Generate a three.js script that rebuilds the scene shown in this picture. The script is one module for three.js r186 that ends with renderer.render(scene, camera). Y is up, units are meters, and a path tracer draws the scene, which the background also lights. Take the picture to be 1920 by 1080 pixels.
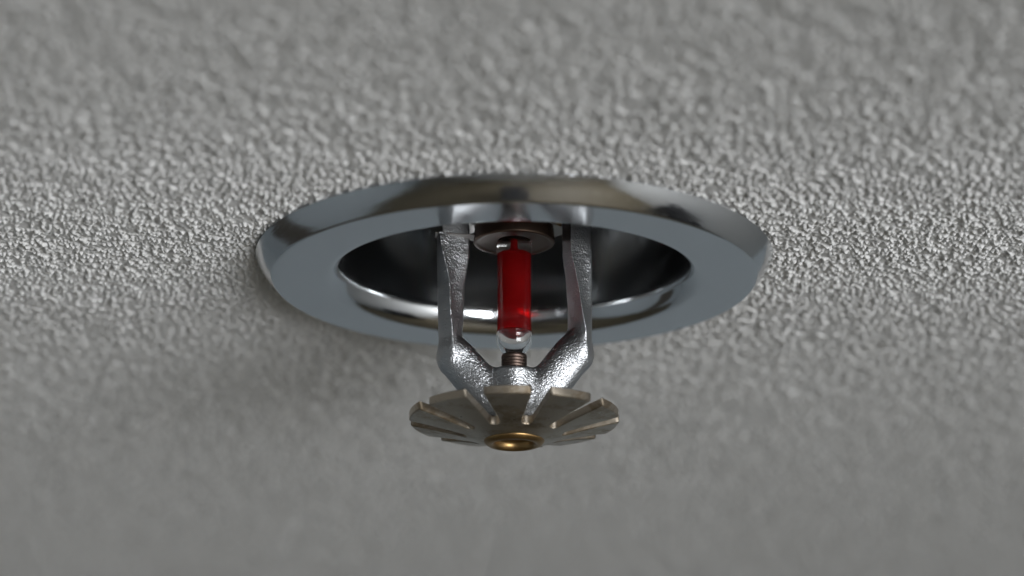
import * as THREE from 'three';
import { mergeGeometries } from 'three/addons/utils/BufferGeometryUtils.js';
import { RoundedBoxGeometry } from 'three/addons/geometries/RoundedBoxGeometry.js';
import { RectAreaLightUniformsLib } from 'three/addons/lights/RectAreaLightUniformsLib.js';

// ------------------------------------------------------------------ camera, light, exposure
const MM = 0.001;
const Y0 = 2.4;                       // world height of the underside of the escutcheon; heights below are in mm from it
const scene = new THREE.Scene();
scene.background = new THREE.Color(0, 0, 0);
const camera = new THREE.PerspectiveCamera(11.215, 16 / 9, 0.02, 30);
{
  const D = 413.8, e = THREE.MathUtils.degToRad(17.5), h0 = -0.9;
  camera.position.set(-0.3 * MM, Y0 + (h0 - D * Math.sin(e)) * MM, D * Math.cos(e) * MM);
  camera.lookAt(-0.3 * MM, Y0 + h0 * MM, 0);
  camera.focus = 0.4095;
  camera.userData.fStop = 11;
  camera.updateProjectionMatrix();
}
const renderer = new THREE.WebGLRenderer({ antialias: true });
renderer.toneMapping = THREE.LinearToneMapping;
renderer.toneMappingExposure = 1;
renderer.shadowMap.enabled = true;
RectAreaLightUniformsLib.init();

// daylight through a window high in the near wall, behind the camera's right shoulder
const WIN = { x: 1.4, y: 1.86, z: 2.37, w: 1.5, h: 0.86 };
const winLight = new THREE.RectAreaLight(new THREE.Color(0.962, 0.98, 1), 18, WIN.w, WIN.h);
winLight.position.set(WIN.x, WIN.y, WIN.z - 0.012);
winLight.lookAt(WIN.x, WIN.y, -10);
scene.add(winLight);

// ------------------------------------------------------------------ helpers
function rng(seed) { let a = seed >>> 0; return () => { a = (a + 0x6D2B79F5) >>> 0; let t = a; t = Math.imul(t ^ (t >>> 15), t | 1); t ^= t + Math.imul(t ^ (t >>> 7), t | 61); return ((t ^ (t >>> 14)) >>> 0) / 4294967296; }; }
function hash3(x, y, z) { let h = Math.imul(x, 374761393) ^ Math.imul(y, 668265263) ^ Math.imul(z, 2147483647 ^ 0x5bd1e995); h = Math.imul(h ^ (h >>> 13), 1274126177); h ^= h >>> 16; h = Math.imul(h, 0x85ebca6b); return ((h ^ (h >>> 15)) >>> 0) / 4294967296; }
const fade = (t) => t * t * (3 - 2 * t);
function vnoise(x, y, z) {
  const X = Math.floor(x), Y = Math.floor(y), Z = Math.floor(z), u = fade(x - X), v = fade(y - Y), w = fade(z - Z);
  const l = (a, b, t) => a + (b - a) * t;
  return l(l(l(hash3(X, Y, Z), hash3(X + 1, Y, Z), u), l(hash3(X, Y + 1, Z), hash3(X + 1, Y + 1, Z), u), v),
    l(l(hash3(X, Y, Z + 1), hash3(X + 1, Y, Z + 1), u), l(hash3(X, Y + 1, Z + 1), hash3(X + 1, Y + 1, Z + 1), u), v), w) * 2 - 1;
}
const lerp = (a, b, t) => a + (b - a) * t;
const clamp = (x, a, b) => Math.min(b, Math.max(a, x));
const smooth = (a, b, x) => { const t = clamp((x - a) / (b - a), 0, 1); return t * t * (3 - 2 * t); };
function table(rows) { // piecewise linear y(x), rows sorted by falling x
  return (x) => { if (x >= rows[0][0]) return rows[0][1]; for (let i = 1; i < rows.length; i++) if (x >= rows[i][0]) return lerp(rows[i][1], rows[i - 1][1], (x - rows[i][0]) / (rows[i - 1][0] - rows[i][0])); return rows[rows.length - 1][1]; };
}
function mesh(name, geometry, material, parent = scene) {
  const m = new THREE.Mesh(geometry, material); m.name = name; m.castShadow = m.receiveShadow = true; parent.add(m); return m;
}
function struct(name, geometry, material, label) { const m = mesh(name, geometry, material); m.userData = { kind: 'structure', label, category: name.split('_')[0] }; return m; }
function thing(name, label, category, x = 0, y = 0, z = 0, turn = 0) {
  const g = new THREE.Group(); g.name = name; g.position.set(x, y, z); g.rotation.y = turn; g.userData = { label, category }; scene.add(g); return g;
}
function lathe(pts, seg = 160) { return new THREE.LatheGeometry(pts.map(([r, h]) => new THREE.Vector2(Math.max(r, 1e-4) * MM, h * MM)), seg); }
function fillet(pts, rad, n = 6) { // round the inner corners of a polyline
  const out = [pts[0]];
  for (let i = 1; i < pts.length - 1; i++) {
    const r = Array.isArray(rad) ? rad[i] ?? 0 : rad, p = pts[i], a = pts[i - 1], b = pts[i + 1];
    const la = Math.hypot(a[0] - p[0], a[1] - p[1]), lb = Math.hypot(b[0] - p[0], b[1] - p[1]), d = Math.min(r, la * 0.48, lb * 0.48);
    if (d < 1e-4) { out.push(p); continue; }
    const A = [p[0] + (a[0] - p[0]) * d / la, p[1] + (a[1] - p[1]) * d / la], B = [p[0] + (b[0] - p[0]) * d / lb, p[1] + (b[1] - p[1]) * d / lb];
    for (let k = 0; k <= n; k++) { const t = k / n; out.push([(1 - t) ** 2 * A[0] + 2 * t * (1 - t) * p[0] + t * t * B[0], (1 - t) ** 2 * A[1] + 2 * t * (1 - t) * p[1] + t * t * B[1]]); }
  }
  out.push(pts[pts.length - 1]);
  return out;
}
function noiseTexture(size, f) {
  const d = new Uint8Array(size * size * 4);
  for (let y = 0; y < size; y++) for (let x = 0; x < size; x++) { const v = clamp(Math.round(f(x / size, y / size) * 255), 0, 255), i = (y * size + x) * 4; d[i] = d[i + 1] = d[i + 2] = v; d[i + 3] = 255; }
  const t = new THREE.DataTexture(d, size, size); t.magFilter = THREE.LinearFilter; t.minFilter = THREE.LinearFilter; t.wrapS = t.wrapT = THREE.RepeatWrapping; t.needsUpdate = true; return t;
}

// ------------------------------------------------------------------ materials
const std = (r, g, b, o = {}) => new THREE.MeshStandardMaterial({ color: new THREE.Color().setRGB(r, g, b), side: THREE.DoubleSide, ...o });
const smudge = noiseTexture(512, (u, v) => { // faint wipe marks and dust on the polished chrome
  const a = u * Math.PI * 2, x = Math.cos(a), y = Math.sin(a);
  return 0.42 + 0.16 * vnoise(x * 7 + 20, y * 7, v * 9) + 0.12 * vnoise(x * 40, y * 40 + 9, v * 60) + (vnoise(x * 120, y * 120, v * 190) > 0.86 ? 0.3 : 0);
});
const tiled = (u, v, N, k) => { const x = u * N, y = v * N, X = Math.floor(x), Y = Math.floor(y), p = fade(x - X), q = fade(y - Y), h = (i, j) => hash3(((i % N) + N) % N, ((j % N) + N) % N, k); return lerp(lerp(h(X, Y), h(X + 1, Y), p), lerp(h(X, Y + 1), h(X + 1, Y + 1), p), q); };
const grain = noiseTexture(512, (u, v) => 0.55 * tiled(u, v, 27, 3) + 0.45 * tiled(u, v, 51, 9)); // sand-cast grain, a tile is 4 mm
const tarnish = noiseTexture(256, (u, v) => 0.5 + 0.3 * tiled(u, v, 5, 21) + 0.22 * tiled(u, v, 23, 22)); // a tile is 12 mm
const stain = (() => { // brownish tarnish in blotches and fine specks on the nickel
  const n = 256, d = new Uint8Array(n * n * 4);
  for (let y = 0; y < n; y++) for (let x = 0; x < n; x++) {
    const u = x / n, v = y / n, k = smooth(0.42, 0.75, 0.5 * tiled(u, v, 4, 31) + 0.3 * tiled(u, v, 11, 32) + 0.2 * tiled(u, v, 37, 33)), sp = tiled(u, v, 90, 34) > 0.93 ? 0.8 : 1, i = (y * n + x) * 4;
    d[i] = sp * lerp(172, 144, k); d[i + 1] = sp * lerp(162, 130, k); d[i + 2] = sp * lerp(148, 110, k); d[i + 3] = 255;
  }
  const t = new THREE.DataTexture(d, n, n); t.colorSpace = THREE.SRGBColorSpace; t.magFilter = t.minFilter = THREE.LinearFilter; t.wrapS = t.wrapT = THREE.RepeatWrapping; t.needsUpdate = true; return t;
})();
const M = {
  paint: std(0.632, 0.63, 0.622, { roughness: 0.85 }),
  chrome: std(0.60, 0.615, 0.63, { metalness: 1, roughness: 0.3, roughnessMap: smudge, bumpMap: smudge, bumpScale: 2e-5 }),
  cup: std(0.52, 0.53, 0.54, { metalness: 1, roughness: 0.17 }),
  cast: std(0.45, 0.46, 0.475, { metalness: 1, roughness: 0.33, bumpMap: grain, bumpScale: 7e-5 }),
  nickel: std(1, 1, 1, { metalness: 1, roughness: 0.5, roughnessMap: tarnish, map: stain }),
  brass: std(0.30, 0.19, 0.08, { metalness: 1, roughness: 0.36 }),
  bronze: std(0.12, 0.08, 0.06, { metalness: 1, roughness: 0.46 }),
  screw: std(0.13, 0.095, 0.08, { metalness: 1, roughness: 0.45 }),
  steel: std(0.3, 0.28, 0.26, { metalness: 1, roughness: 0.35 }),
  glass: new THREE.MeshPhysicalMaterial({ color: 0xffffff, transmission: 1, thickness: 1, ior: 1.47, roughness: 0.03 }),
  liquid: new THREE.MeshPhysicalMaterial({ color: new THREE.Color().setRGB(0.55, 0.012, 0.014), transmission: 0.7, thickness: 1, ior: 1.02, roughness: 0.05, attenuationColor: new THREE.Color().setRGB(0.8, 0.01, 0.012), attenuationDistance: 4 * MM }),
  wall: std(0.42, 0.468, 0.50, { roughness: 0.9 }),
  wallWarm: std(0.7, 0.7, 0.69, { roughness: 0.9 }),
  floor: std(0.135, 0.11, 0.07, { roughness: 0.55 }),
  dark: std(0.02, 0.02, 0.022, { roughness: 0.95 }),
  frame: std(0.75, 0.75, 0.73, { roughness: 0.4 }),
  pane: new THREE.MeshStandardMaterial({ color: 0x000000, emissive: new THREE.Color(0.962, 0.98, 1), emissiveIntensity: 3 }),
};

// ------------------------------------------------------------------ the setting: textured ceiling, and the plain room that the chrome mirrors
const CH = 3.7; // mean ceiling plane, mm
function ceilingHeight(x, z, fine) { // how far the sprayed texture hangs below the plane, mm
  const wx = x + 0.14 * vnoise(x * 0.9, z * 0.9, 3), wz = z + 0.14 * vnoise(x * 0.9, z * 0.9, 8);
  const c = 0.58, X = Math.floor(wx / c), Z = Math.floor(wz / c); let m = 0, m2 = 0;
  for (let i = -1; i <= 1; i++) for (let j = -1; j <= 1; j++) {
    const a = X + i, b = Z + j, r1 = hash3(a, b, 11); if (r1 < 0.16 + 0.18 * vnoise(a * 0.21, b * 0.21, 9)) continue;
    const px = (a + 0.5 + 0.85 * (hash3(a, b, 1) - 0.5)) * c, pz = (b + 0.5 + 0.85 * (hash3(a, b, 2) - 0.5)) * c;
    const R = c * (0.44 + 0.4 * hash3(a, b, 3)), an = hash3(a, b, 4) * Math.PI, st = 0.82 + 0.36 * hash3(a, b, 5);
    const dx = (wx - px), dz = (wz - pz), u = (dx * Math.cos(an) + dz * Math.sin(an)) * st, v = (-dx * Math.sin(an) + dz * Math.cos(an)) / st;
    const d = (u * u + v * v) / (R * R); if (d >= 1) continue;
    const q = (0.05 + 0.56 * Math.pow(hash3(a, b, 6), 1.6)) * Math.pow(1 - d, 0.95 + 0.6 * hash3(a, b, 7));
    if (q > m) { m2 = m; m = q; } else if (q > m2) m2 = q;
  }
  let h = m + 0.25 * m2 + 0.08 * vnoise(x * 0.33, z * 0.33, 5) + 0.07 * vnoise(x * 1.1, z * 1.1, 2);
  if (fine) h += 0.03 * vnoise(x * 3.1, z * 3.1, 6);
  return h;
}
function axis(lo, hi, stepAt) { // coordinates from lo to hi with the given local spacing
  const up = [0], dn = []; let t = 0; while (t < hi) { t += stepAt(t); up.push(Math.min(t, hi)); }
  t = 0; while (t > lo) { t -= stepAt(t); dn.push(Math.max(t, lo)); }
  return [...dn.reverse(), ...up];
}
{ // three overlapping bands, the middle one as fine as the sharp part of the picture asks
  const grow = (fine, a, b) => (x) => { const d = Math.abs(x); return d < a ? fine : d < b ? fine + (d - a) * 0.012 : fine + (b - a) * 0.012 + (d - b) * 0.16; };
  const bands = [
    [axis(-2200, 2200, grow(0.145, 77, 130)), axis(-20, 44, (z) => z > 26 || z < -9 ? 0.19 : 0.14)],
    [axis(-2200, 2200, grow(0.25, 72, 130)), axis(0, 2400, (z) => z < 44 ? 0.24 : z < 150 ? 0.24 + (z - 44) * 0.003 : 0.56 + (z - 150) * 0.16).filter((z) => z > 43.6)],
    [axis(-2200, 2200, grow(0.30, 104, 150)), axis(-3000, 0, (z) => -z < 20 ? 0.25 : -z < 230 ? 0.25 + (-z - 20) * 0.0028 : 0.84 + (-z - 230) * 0.16).filter((z) => z < -19.6)]];
  const all = []; let base = 0; const idx = [], chunks = [];
  for (const [xs, zs] of bands) {
    const nx = xs.length, nz = zs.length, pos = new Float32Array(nx * nz * 3);
    for (let j = 0; j < nz; j++) for (let i = 0; i < nx; i++) {
      const k = (j * nx + i) * 3, x = xs[i], z = zs[j], r = Math.hypot(x, z);
      pos[k] = x * MM; pos[k + 1] = Y0 + (CH - (r < 30 ? 0 : ceilingHeight(x, z, true))) * MM; pos[k + 2] = z * MM;
    }
    for (let j = 0; j + 1 < nz; j++) for (let i = 0; i + 1 < nx; i++) {
      if (Math.hypot((xs[i] + xs[i + 1]) / 2, (zs[j] + zs[j + 1]) / 2) < 31) continue;
      const a = base + j * nx + i, b = a + 1, c = a + nx, d = c + 1; idx.push(a, b, c, b, d, c);
    }
    chunks.push(pos); base += nx * nz; all.push(nx + 'x' + nz);
  }
  const pos = new Float32Array(base * 3); let at = 0; for (const c of chunks) { pos.set(c, at); at += c.length; }
  const g = new THREE.BufferGeometry(); g.setAttribute('position', new THREE.BufferAttribute(pos, 3)); g.setIndex(new THREE.BufferAttribute(new Uint32Array(idx), 1)); g.computeVertexNormals();
  struct('ceiling', g, M.paint, 'off-white ceiling sprayed with a rough stippled texture');
  console.log('ceiling', all.join(' '), idx.length / 3);
}
{
  const box = (w, h, d, x, y, z) => new THREE.BoxGeometry(w, h, d).translate(x, y, z);
  struct('floor', box(4.6, 0.1, 5.6, 0, -0.05, -0.3), M.floor, 'olive brown floor far below the sprinkler');
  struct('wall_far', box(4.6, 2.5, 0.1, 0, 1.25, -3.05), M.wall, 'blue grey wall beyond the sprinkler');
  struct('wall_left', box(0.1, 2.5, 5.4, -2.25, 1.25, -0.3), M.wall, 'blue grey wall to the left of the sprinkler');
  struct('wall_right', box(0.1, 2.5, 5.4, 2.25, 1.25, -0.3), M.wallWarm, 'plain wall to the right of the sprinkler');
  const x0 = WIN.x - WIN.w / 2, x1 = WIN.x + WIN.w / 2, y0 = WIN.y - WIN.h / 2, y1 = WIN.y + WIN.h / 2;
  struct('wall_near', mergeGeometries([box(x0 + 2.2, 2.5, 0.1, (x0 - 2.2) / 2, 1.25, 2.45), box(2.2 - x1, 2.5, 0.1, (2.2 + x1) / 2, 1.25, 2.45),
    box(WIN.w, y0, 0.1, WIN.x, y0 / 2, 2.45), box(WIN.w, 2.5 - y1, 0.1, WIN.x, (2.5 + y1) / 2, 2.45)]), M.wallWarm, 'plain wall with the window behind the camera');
  const w = thing('window', 'bright window that lights the ceiling from behind the camera', 'window', WIN.x, y0, 2.4);
  mesh('window_pane', box(WIN.w - 0.002, WIN.h - 0.002, 0.01, 0, WIN.h / 2, WIN.z - 2.4), M.pane, w);
}

// things outside the frame that the bevel of the ring mirrors: a bench, a cabinet and a door
{
  const rb = (w, h, d, x, y, z, r = 0.008) => new RoundedBoxGeometry(w, h, d, 3, r).translate(x, y, z);
  const t = thing('bench', 'narrow black padded bench on the floor below the sprinkler', 'bench', 0.0, 0, 1.0);
  mesh('seat', rb(0.34, 0.08, 0.95, 0, 0.46, 0, 0.03), M.dark, t);
  for (const [x, z] of [[-1, -1], [1, -1], [-1, 1], [1, 1]]) mesh('leg', new THREE.CylinderGeometry(0.018, 0.012, 0.425, 16).translate(x * 0.13, 0.2125, z * 0.42), M.dark, t);
  const c = thing('cabinet', 'low dark cabinet with two doors standing by the right wall', 'cabinet', 1.95, 0, -0.3);
  mesh('carcass', rb(0.42, 0.78, 1.0, 0, 0.42, 0), M.dark, c);
  for (const k of [-1, 1]) { mesh('cabinet_door', rb(0.02, 0.68, 0.47, -0.221, 0.43, k * 0.245, 0.004), M.dark, c); mesh('knob', new THREE.SphereGeometry(0.014, 16, 12).translate(-0.246, 0.5, k * 0.04), M.steel, c); }
  const d = thing('door', 'dark door with a steel handle in the left wall', 'door', -2.19, 0, -1.5);
  mesh('door_leaf', rb(0.04, 2.0, 0.85, 0, 1.0, 0), std(0.1, 0.085, 0.07, { roughness: 0.5 }), d);
  mesh('handle', new THREE.CylinderGeometry(0.01, 0.01, 0.12, 12).rotateX(Math.PI / 2).translate(0.06, 1.02, 0.33), M.steel, d);
}

// ------------------------------------------------------------------ escutcheon: bevelled chrome ring and recessed cup
const ring = thing('escutcheon', 'round chrome escutcheon ring set against the textured ceiling', 'escutcheon', 0, Y0, 0);
{
  const lip = []; for (let k = 0; k <= 28; k++) { const a = k / 28 * Math.PI / 2; lip.push([27.0 - 2.9 * Math.sin(a), 3.6 * (1 - Math.cos(a))]); }
  const bev = []; for (let k = 0; k <= 16; k++) { const t = k / 16; bev.push([lerp(36.5, 34.35, t) + 0.12 * Math.sin(Math.PI * t) * 0.78, lerp(3.15, 0.3, t) - 0.12 * Math.sin(Math.PI * t) * 0.62]); }
  const outer = [...bev, [34.25, 0.19], [34.13, 0.09], [33.98, 0.025], [33.8, 0], [30, 0], [27.6, 0]];
  mesh('flange', mergeGeometries([lathe([...outer, ...lip], 320), lathe([[35.4, 3.25], [36.5, 3.15]], 320)]), M.chrome, ring);
  mesh('recess_cup', lathe(fillet([[24.1, 3.6], [24.0, 21.5], [12.2, 21.5], [12.2, 34]], [0, 1.5, 0, 0], 8), 200), M.cup, ring);
}

// ------------------------------------------------------------------ sprinkler head
const head = thing('fire_sprinkler', 'pendent fire sprinkler head with red glass bulb and toothed deflector', 'fire sprinkler', 0, Y0, 0);

// cast frame as a field, meshed by surface nets; the grain of the casting is real relief
{
  const L = { xo: table([[14, -10.1], [6.75, -10.15], [6.6, -11.0], [0, -10.8], [-11, -10.6], [-14, -10.6]]), xi: table([[14, -6.4], [6, -6.3], [3.85, -6.34], [-0.9, -7.0], [-7.3, -7.2], [-14, -7.2]]),
    xr: table([[6.5, -10.5], [4.6, -10.3], [1.9, -9.65], [-0.3, -9.1], [-4.4, -8.93], [-9.5, -8.5], [-14, -8.4]]), xb: table([[3.85, -8.06], [-1.3, -9.1], [-5.4, -9.67], [-8.4, -10.2]]) };
  const Rr = { xo: table([[14, 10.9], [4.6, 11.04], [-9, 10.9], [-14, 10.7]]), xi: table([[14, 6.7], [3.85, 6.87], [0.76, 7.23], [-3.3, 7.5], [-14, 7.5]]),
    xr: table([[3.85, 8.0], [-1.3, 9.0], [-5.4, 9.6], [-8.4, 10.15], [-14, 10.3]]), xb: table([[4.6, 10.3], [1.9, 9.65], [-0.3, 9.1], [-4.4, 8.93], [-9.5, 8.5]]) };
  const zprof = (x, a, r, b, ea, T, eb) => { const s = a < b ? 1 : -1; x *= s; a *= s; r *= s; b *= s; return x < r ? lerp(ea, T, (x - a) / Math.max(0.05, r - a)) : lerp(T, eb, (x - r) / Math.max(0.05, b - r)); };
  const smin = (a, b, k) => { const h = Math.max(k - Math.abs(a - b), 0) / k; return Math.min(a, b) - h * h * k * 0.25; };
  const smax = (a, b, k) => -smin(-a, -b, k);
  function upright(A, x, h, z) {
    const o = A.xo(h), i = A.xi(h), lo = Math.min(o, i), hi = Math.max(o, i), lowr = smooth(-4.5, -10.5, h), T = lerp(2.75, 2.6, lowr);
    const side = Math.max(lo - x, x - hi);
    const xc = clamp(x, lo, hi), zf = zprof(xc, o, z > 0 ? A.xr(h) : A.xb(h), i, lerp(0.7, 1.9, lowr), T, lerp(0.35, 1.7, lowr));
    const fz = (Math.abs(z) - zf) * 0.75;
    return smax(smax(side, fz, lerp(0.25, 2.2, lowr)), Math.max(-12.4 - h, h - 12.5), 2.5);
  }
  function capsule(x, h, z, ax, ay, bx, by, ra, rb, zs) {
    const dx = bx - ax, dy = by - ay, t = clamp(((x - ax) * dx + (h - ay) * dy) / (dx * dx + dy * dy), 0, 1);
    const px = x - ax - dx * t, py = h - ay - dy * t; return (Math.sqrt(px * px + py * py + z * z * zs * zs) - lerp(ra, rb, t)) / Math.sqrt(zs);
  }
  function field(x, h, z) {
    let d = 1e3;
    if (x < 1) { d = upright(L, x, h, z); d = smin(d, smax(capsule(x, h, z, -7.75, -11.6, -2.3, -18.1, 2.8, 2.95, 1.05), Math.abs(z) - 2.6, 1.2), 1.5); }
    if (x > -1) { let e = upright(Rr, x, h, z); e = smin(e, smax(capsule(x, h, z, 8.0, -10.9, 2.5, -18.2, 2.8, 2.95, 1.05), Math.abs(z) - 2.6, 1.2), 1.5); d = Math.min(d, e); }
    const r = Math.sqrt(x * x + z * z);
    const boss = smax(r - (3.35 + 0.05 * (h + 13)), Math.max(h + 13.0, -24 - h), 0.7);
    d = smin(d, boss, 1.1);
    return Math.max(d, -Math.max(r - 1.6, -12.8 - h), (-20.4 - 2.75 * (14.6 - r) / 10.4 + 1.28) - h);
  }
  const C = 0.1, x0 = -12, y0 = -23.4, z0 = -3.9, nx = Math.ceil(24 / C), ny = Math.ceil(36.4 / C), nz = Math.ceil(7.8 / C);
  const F = new Float32Array((nx + 1) * (ny + 1) * (nz + 1)), id = (i, j, k) => (k * (ny + 1) + j) * (nx + 1) + i;
  for (let k = 0; k <= nz; k++) for (let j = 0; j <= ny; j++) for (let i = 0; i <= nx; i++) F[id(i, j, k)] = field(x0 + i * C, y0 + j * C, z0 + k * C);
  const vid = new Int32Array(nx * ny * nz).fill(-1), cid = (i, j, k) => (k * ny + j) * nx + i, P = [];
  const E = [[0, 1], [2, 3], [4, 5], [6, 7], [0, 2], [1, 3], [4, 6], [5, 7], [0, 4], [1, 5], [2, 6], [3, 7]];
  const f = new Float32Array(8);
  for (let k = 0; k < nz; k++) for (let j = 0; j < ny; j++) for (let i = 0; i < nx; i++) {
    let mask = 0; for (let c = 0; c < 8; c++) { f[c] = F[id(i + (c & 1), j + ((c >> 1) & 1), k + (c >> 2))]; if (f[c] < 0) mask |= 1 << c; }
    if (mask === 0 || mask === 255) continue;
    let sx = 0, sy = 0, sz = 0, n = 0;
    for (const [a, b] of E) if ((f[a] < 0) !== (f[b] < 0)) { const t = f[a] / (f[a] - f[b]); sx += lerp(a & 1, b & 1, t); sy += lerp((a >> 1) & 1, (b >> 1) & 1, t); sz += lerp(a >> 2, b >> 2, t); n++; }
    vid[cid(i, j, k)] = P.length / 3; P.push(x0 + (i + sx / n) * C, y0 + (j + sy / n) * C, z0 + (k + sz / n) * C);
  }
  const T = [], quad = (a, b, c, d, flip) => flip ? T.push(a, c, b, b, c, d) : T.push(a, b, c, b, d, c);
  for (let k = 1; k < nz; k++) for (let j = 1; j < ny; j++) for (let i = 1; i < nx; i++) {
    const s = F[id(i, j, k)] < 0;
    if (s !== F[id(i + 1, j, k)] < 0) quad(vid[cid(i, j - 1, k - 1)], vid[cid(i, j, k - 1)], vid[cid(i, j - 1, k)], vid[cid(i, j, k)], !s);
    if (s !== F[id(i, j + 1, k)] < 0) quad(vid[cid(i - 1, j, k - 1)], vid[cid(i - 1, j, k)], vid[cid(i, j, k - 1)], vid[cid(i, j, k)], !s);
    if (s !== F[id(i, j, k + 1)] < 0) quad(vid[cid(i - 1, j - 1, k)], vid[cid(i, j - 1, k)], vid[cid(i - 1, j, k)], vid[cid(i, j, k)], !s);
  }
  const g = new THREE.BufferGeometry(); g.setAttribute('position', new THREE.Float32BufferAttribute(P, 3)); g.setIndex(T); g.computeVertexNormals();
  const p = g.attributes.position, n = g.attributes.normal;
  for (let q = 0; q < p.count; q++) {
    const x = p.getX(q), y = p.getY(q), z = p.getZ(q);
    const d = 0.014 * vnoise(x * 5.2, y * 5.2, z * 5.2) + 0.006 * vnoise(x * 2.9 + 7, y * 2.9, z * 2.9) + 0.03 * vnoise(x * 0.8, y * 0.8 + 4, z * 0.8);
    p.setXYZ(q, (x + n.getX(q) * d) * MM, (y + n.getY(q) * d) * MM, (z + n.getZ(q) * d) * MM);
  }
  g.computeVertexNormals();
  const piece = (test) => { // the triangles of one part, with the normals of the whole casting
    const map = new Map(), pp = [], nn = [], ii = [], uu = [];
    for (let t = 0; t < T.length; t += 3) {
      let cx = 0, cy = 0; for (let c = 0; c < 3; c++) { cx += P[T[t + c] * 3] / 3; cy += P[T[t + c] * 3 + 1] / 3; }
      if (!test(cx, cy)) continue;
      for (let c = 0; c < 3; c++) { const v = T[t + c]; let m = map.get(v); if (m === undefined) { m = map.size; map.set(v, m); pp.push(p.getX(v), p.getY(v), p.getZ(v)); nn.push(n.getX(v), n.getY(v), n.getZ(v)); const X = P[v * 3], Y = P[v * 3 + 1], Z = P[v * 3 + 2], c = Y < -12 && Math.abs(X) < 3 ? 0 : Math.sign(X) * lerp(9, 4, clamp((-11 - Y) / 6, 0, 1)); uu.push(Math.atan2(Z, X - c) * 2.4 / 4, Y / 4); } ii.push(m); }
    }
    const o = new THREE.BufferGeometry(); o.setAttribute('position', new THREE.Float32BufferAttribute(pp, 3)); o.setAttribute('normal', new THREE.Float32BufferAttribute(nn, 3)); o.setAttribute('uv', new THREE.Float32BufferAttribute(uu, 2)); o.setIndex(ii); return o;
  };
  const part = (x, y) => Math.abs(x) < 3.0 && y < -12 ? 0 : x < 0 ? -1 : 1;
  mesh('frame_boss', piece((x, y) => part(x, y) === 0), M.cast, head);
  mesh('frame_arm', piece((x, y) => part(x, y) === -1), M.cast, head);
  mesh('frame_arm', piece((x, y) => part(x, y) === 1), M.cast, head);
  console.log('frame', T.length / 3);
}
// threaded body above the arms
mesh('body', lathe(fillet([[3.2, 10.2], [11.6, 10.2], [11.9, 12], [11.9, 33], [0, 33]], [0, 0.6, 0.3, 0.3, 0], 5), 96), M.cast, head);

// seat washer that holds the top of the bulb, with its spring plate
{
  const w = mesh('bulb_seat', lathe(fillet([[1.9, 6.1], [2.7, 6.05], [4.9, 5.85], [5.4, 5.65], [5.75, 5.75], [5.75, 6.4], [5.55, 8.6], [4.2, 9.2], [4.0, 10.4], [0, 10.4]], [0, 0.3, 0.2, 0.2, 0.2, 0.3, 0.5, 0.3, 0, 0], 5), 128), M.bronze, head);
  mesh('spring_plate', lathe(fillet([[5.4, 8.7], [8.0, 8.5], [8.4, 8.7], [8.0, 8.9], [5.4, 9.1]], 0.12, 3), 96), M.steel, w);
  const tab = (ang, mat) => { const b = new RoundedBoxGeometry(1.9 * MM, 0.55 * MM, 1.5 * MM, 2, 0.2 * MM); b.rotateZ(-0.45).translate(6.3 * MM, 8.0 * MM, 0).rotateY(ang); mesh('spring_tab', b, mat, w); };
  { const b = new RoundedBoxGeometry(5.6 * MM, 0.16 * MM, 2.4 * MM, 2, 0.07 * MM); b.rotateZ(-0.06).rotateY(0.05).translate(-8.4 * MM, 6.5 * MM, 1.0 * MM); mesh('spring_blade', b, M.steel, w); }
  tab(Math.PI * 0.83, M.cast); tab(-Math.PI * 0.14, M.brass);
}
// glass bulb with its red liquid
{
  const pr = []; for (let k = 0; k <= 14; k++) { const a = -Math.PI / 2 + (k / 14) * Math.PI / 2; pr.push([2.52 * Math.cos(a) ** 0.75, -8.2 + 2.75 * Math.sin(a)]); }
  pr[0][0] = 0; pr.push([2.5, -7.6], [2.42, -7.0], [2.38, -5.5], [2.38, 3.4], [2.44, 3.9], [2.54, 4.5], [2.55, 5.2], [2.5, 5.9], [2.2, 6.5], [1.3, 7.0], [0.8, 7.4], [0.5, 7.9], [0, 8]);
  const air = [[0, -8.62]]; for (let k = 1; k <= 10; k++) { const t = k / 10; air.push([2.14 * t, -8.62 + 1.3 * t * t]); }
  air.push([2.2, -7.5], [2.18, -8.2], [1.98, -9.0], [1.5, -9.7], [0.8, -10.1], [0, -10.2]);
  const b = mesh('glass_bulb', mergeGeometries([lathe(pr, 96), lathe(air, 96)]), M.glass, head);
  const lq = []; for (let k = 0; k <= 10; k++) { const t = k / 10; lq.push([2.2 * t, -8.5 + 1.4 * t * t]); }
  lq.push([2.22, -6.6], [2.22, 3.8], [2.12, 4.1], [1.5, 4.3], [0.7, 4.5], [0.36, 4.8], [0.3, 5.9], [0, 6.0]);
  mesh('red_liquid', lathe(lq, 96), M.liquid, b);
}
// compression screw under the bulb
{
  const pr = [[0, -11.3], [0.9, -11.0], [1.45, -10.62], [1.7, -10.75], [1.8, -11.0]]; let h = -11.1;
  for (let k = 0; k < 5; k++) { pr.push([1.8, h], [1.8, h - 0.22], [1.66, h - 0.30], [1.66, h - 0.36], [1.8, h - 0.44]); h -= 0.44; }
  pr.push([1.8, -14]);
  mesh('compression_screw', lathe(pr, 96), M.screw, head);
}
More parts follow.
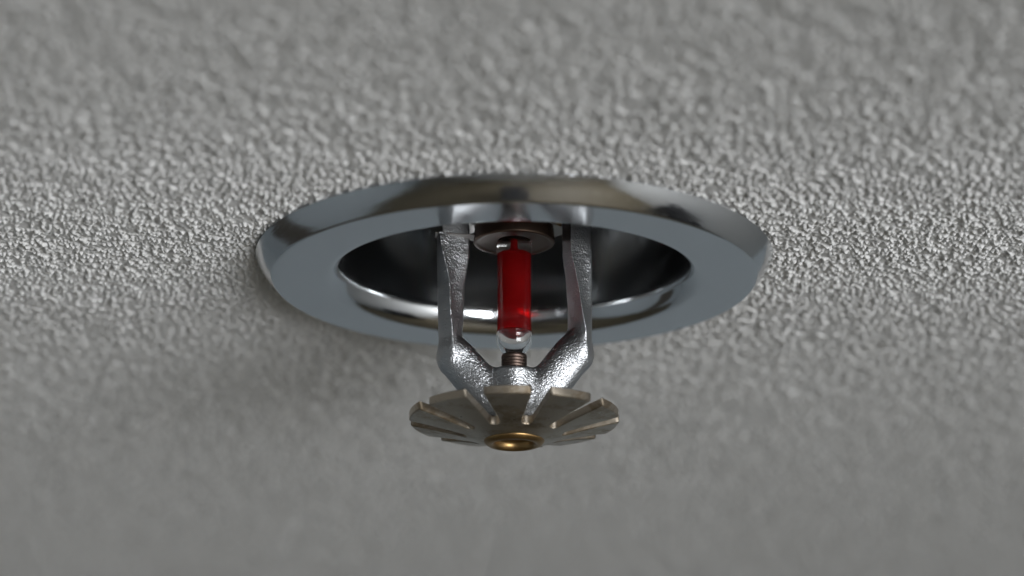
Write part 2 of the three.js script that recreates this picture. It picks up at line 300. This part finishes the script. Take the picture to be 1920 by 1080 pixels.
// deflector: coned disc with ten teeth, held by a brass collar
{
  const R = 14.6, N = 10, off = THREE.MathUtils.degToRad(-3.5), th = 1.25, r0 = 6.0, rs = 6.6, rho = 0.8;
  const coneH = (r) => -20.4 - 2.75 * (R - r) / 10.4 + 0.12 * Math.sin(Math.PI * clamp((r - 4) / (R - 4), 0, 1));
  const up = new THREE.Vector3();
  const half = (r) => r <= rs ? 0 : r < rs + rho ? Math.sqrt(Math.max(0, rho * rho - (rs + rho - r) ** 2)) : rho + 0.07 * (r - rs - rho);
  const slope = 2.6 / 10.4, nl = Math.hypot(1, slope);
  function toothGeo(seed) {
    const rnd = rng(seed), ch = 0.13, rows = [];
    for (let k = 0; k <= 4; k++) rows.push(lerp(r0, rs, k / 4));
    for (let k = 1; k <= 10; k++) rows.push(rs + rho * (1 - Math.cos(k / 10 * Math.PI / 2)));
    for (let k = 1; k <= 14; k++) rows.push(lerp(rs + rho, R, k / 14));
    const bend = (rnd() - 0.5) * 0.24, sk = (rnd() - 0.5) * 0.03;
    const P = [], I = [], cols = 12;
    const pt = (r, s, lift, shrink) => { // s in -1..1 across the tooth, lift from the underside, shrink pulls the edge in
      const w = r * Math.PI / N - half(r), ww = half(r) > 0 ? Math.max(0.02, w - shrink) : w, rr = Math.min(r, R - shrink);
      const a = s * ww / r, b = bend * Math.max(0, (r - rs) / (R - rs)) ** 2;
      return [rr * Math.sin(a + sk * 0), coneH(rr) + lift + b, rr * Math.cos(a)];
    };
    const sheet = (lift, flip, shrink) => { const base = P.length / 3; for (const r of rows) for (let c = 0; c <= cols; c++) P.push(...pt(r, c / cols * 2 - 1, lift, shrink)); for (let a = 0; a + 1 < rows.length; a++) for (let c = 0; c < cols; c++) { const q = base + a * (cols + 1) + c, u = q + cols + 1; flip ? I.push(q, u, q + 1, q + 1, u, u + 1) : I.push(q, q + 1, u, q + 1, u + 1, u); } };
    sheet(0, false, ch); sheet(th, true, ch);
    const edge = []; // the free outline: up one side, round the rim, down the other
    const first = rows.findIndex((r) => half(r) > 0);
    for (let a = first - 1; a < rows.length; a++) edge.push([rows[a], -1]);
    for (let c = 1; c < cols; c++) edge.push([R, c / cols * 2 - 1]);
    for (let a = rows.length - 1; a >= first - 1; a--) edge.push([rows[a], 1]);
    const strip = (l0, s0, l1, s1) => { const base = P.length / 3; for (const [r, s] of edge) { P.push(...pt(r, s, l0, s0), ...pt(r, s, l1, s1)); } for (let k = 0; k + 1 < edge.length; k++) { const q = base + 2 * k; I.push(q, q + 1, q + 2, q + 2, q + 1, q + 3); } };
    strip(0, ch, ch, 0); strip(ch, 0, th - ch, 0); strip(th - ch, 0, th, ch);
    const g = new THREE.BufferGeometry(); g.setAttribute('position', new THREE.Float32BufferAttribute(P.map((v) => v * MM), 3)); g.setIndex(I); g.computeVertexNormals(); return g;
  }
  const hub = [[3.0, coneH(3.0)]]; for (let r = 3.4; r <= r0 + 1e-6; r += 0.2) hub.push([Math.min(r, r0), coneH(Math.min(r, r0))]);
  const top = hub.slice().reverse().map(([r, h]) => [r, h + th]);
  const d = new THREE.Group(); d.name = 'deflector'; head.add(d);
  const flatUV = (g) => { const p = g.attributes.position, u = new Float32Array(p.count * 2); for (let i = 0; i < p.count; i++) { u[2 * i] = p.getX(i) / (12 * MM); u[2 * i + 1] = p.getZ(i) / (12 * MM) + p.getY(i) / (9 * MM); } g.setAttribute('uv', new THREE.BufferAttribute(u, 2)); return g; };
  mesh('deflector_disc', flatUV(mergeGeometries([lathe(hub, 120), lathe(top, 120)])), M.nickel, d);
  for (let k = 0; k < N; k++) mesh('tooth', flatUV(toothGeo(k + 3).rotateY(off + k * 2 * Math.PI / N)), M.nickel, d);
  mesh('collar', lathe(fillet([[3.0, -18.5], [3.0, -22.6], [4.25, -22.7], [4.25, -23.25], [3.75, -23.75], [3.15, -23.8], [2.75, -23.4], [2.55, -22.7], [1.9, -22.45], [0, -22.4]], [0, 0, 0.1, 0.3, 0.35, 0.3, 0.3, 0.3, 0.4, 0], 6), 120), M.brass, head);
}

renderer.render(scene, camera);
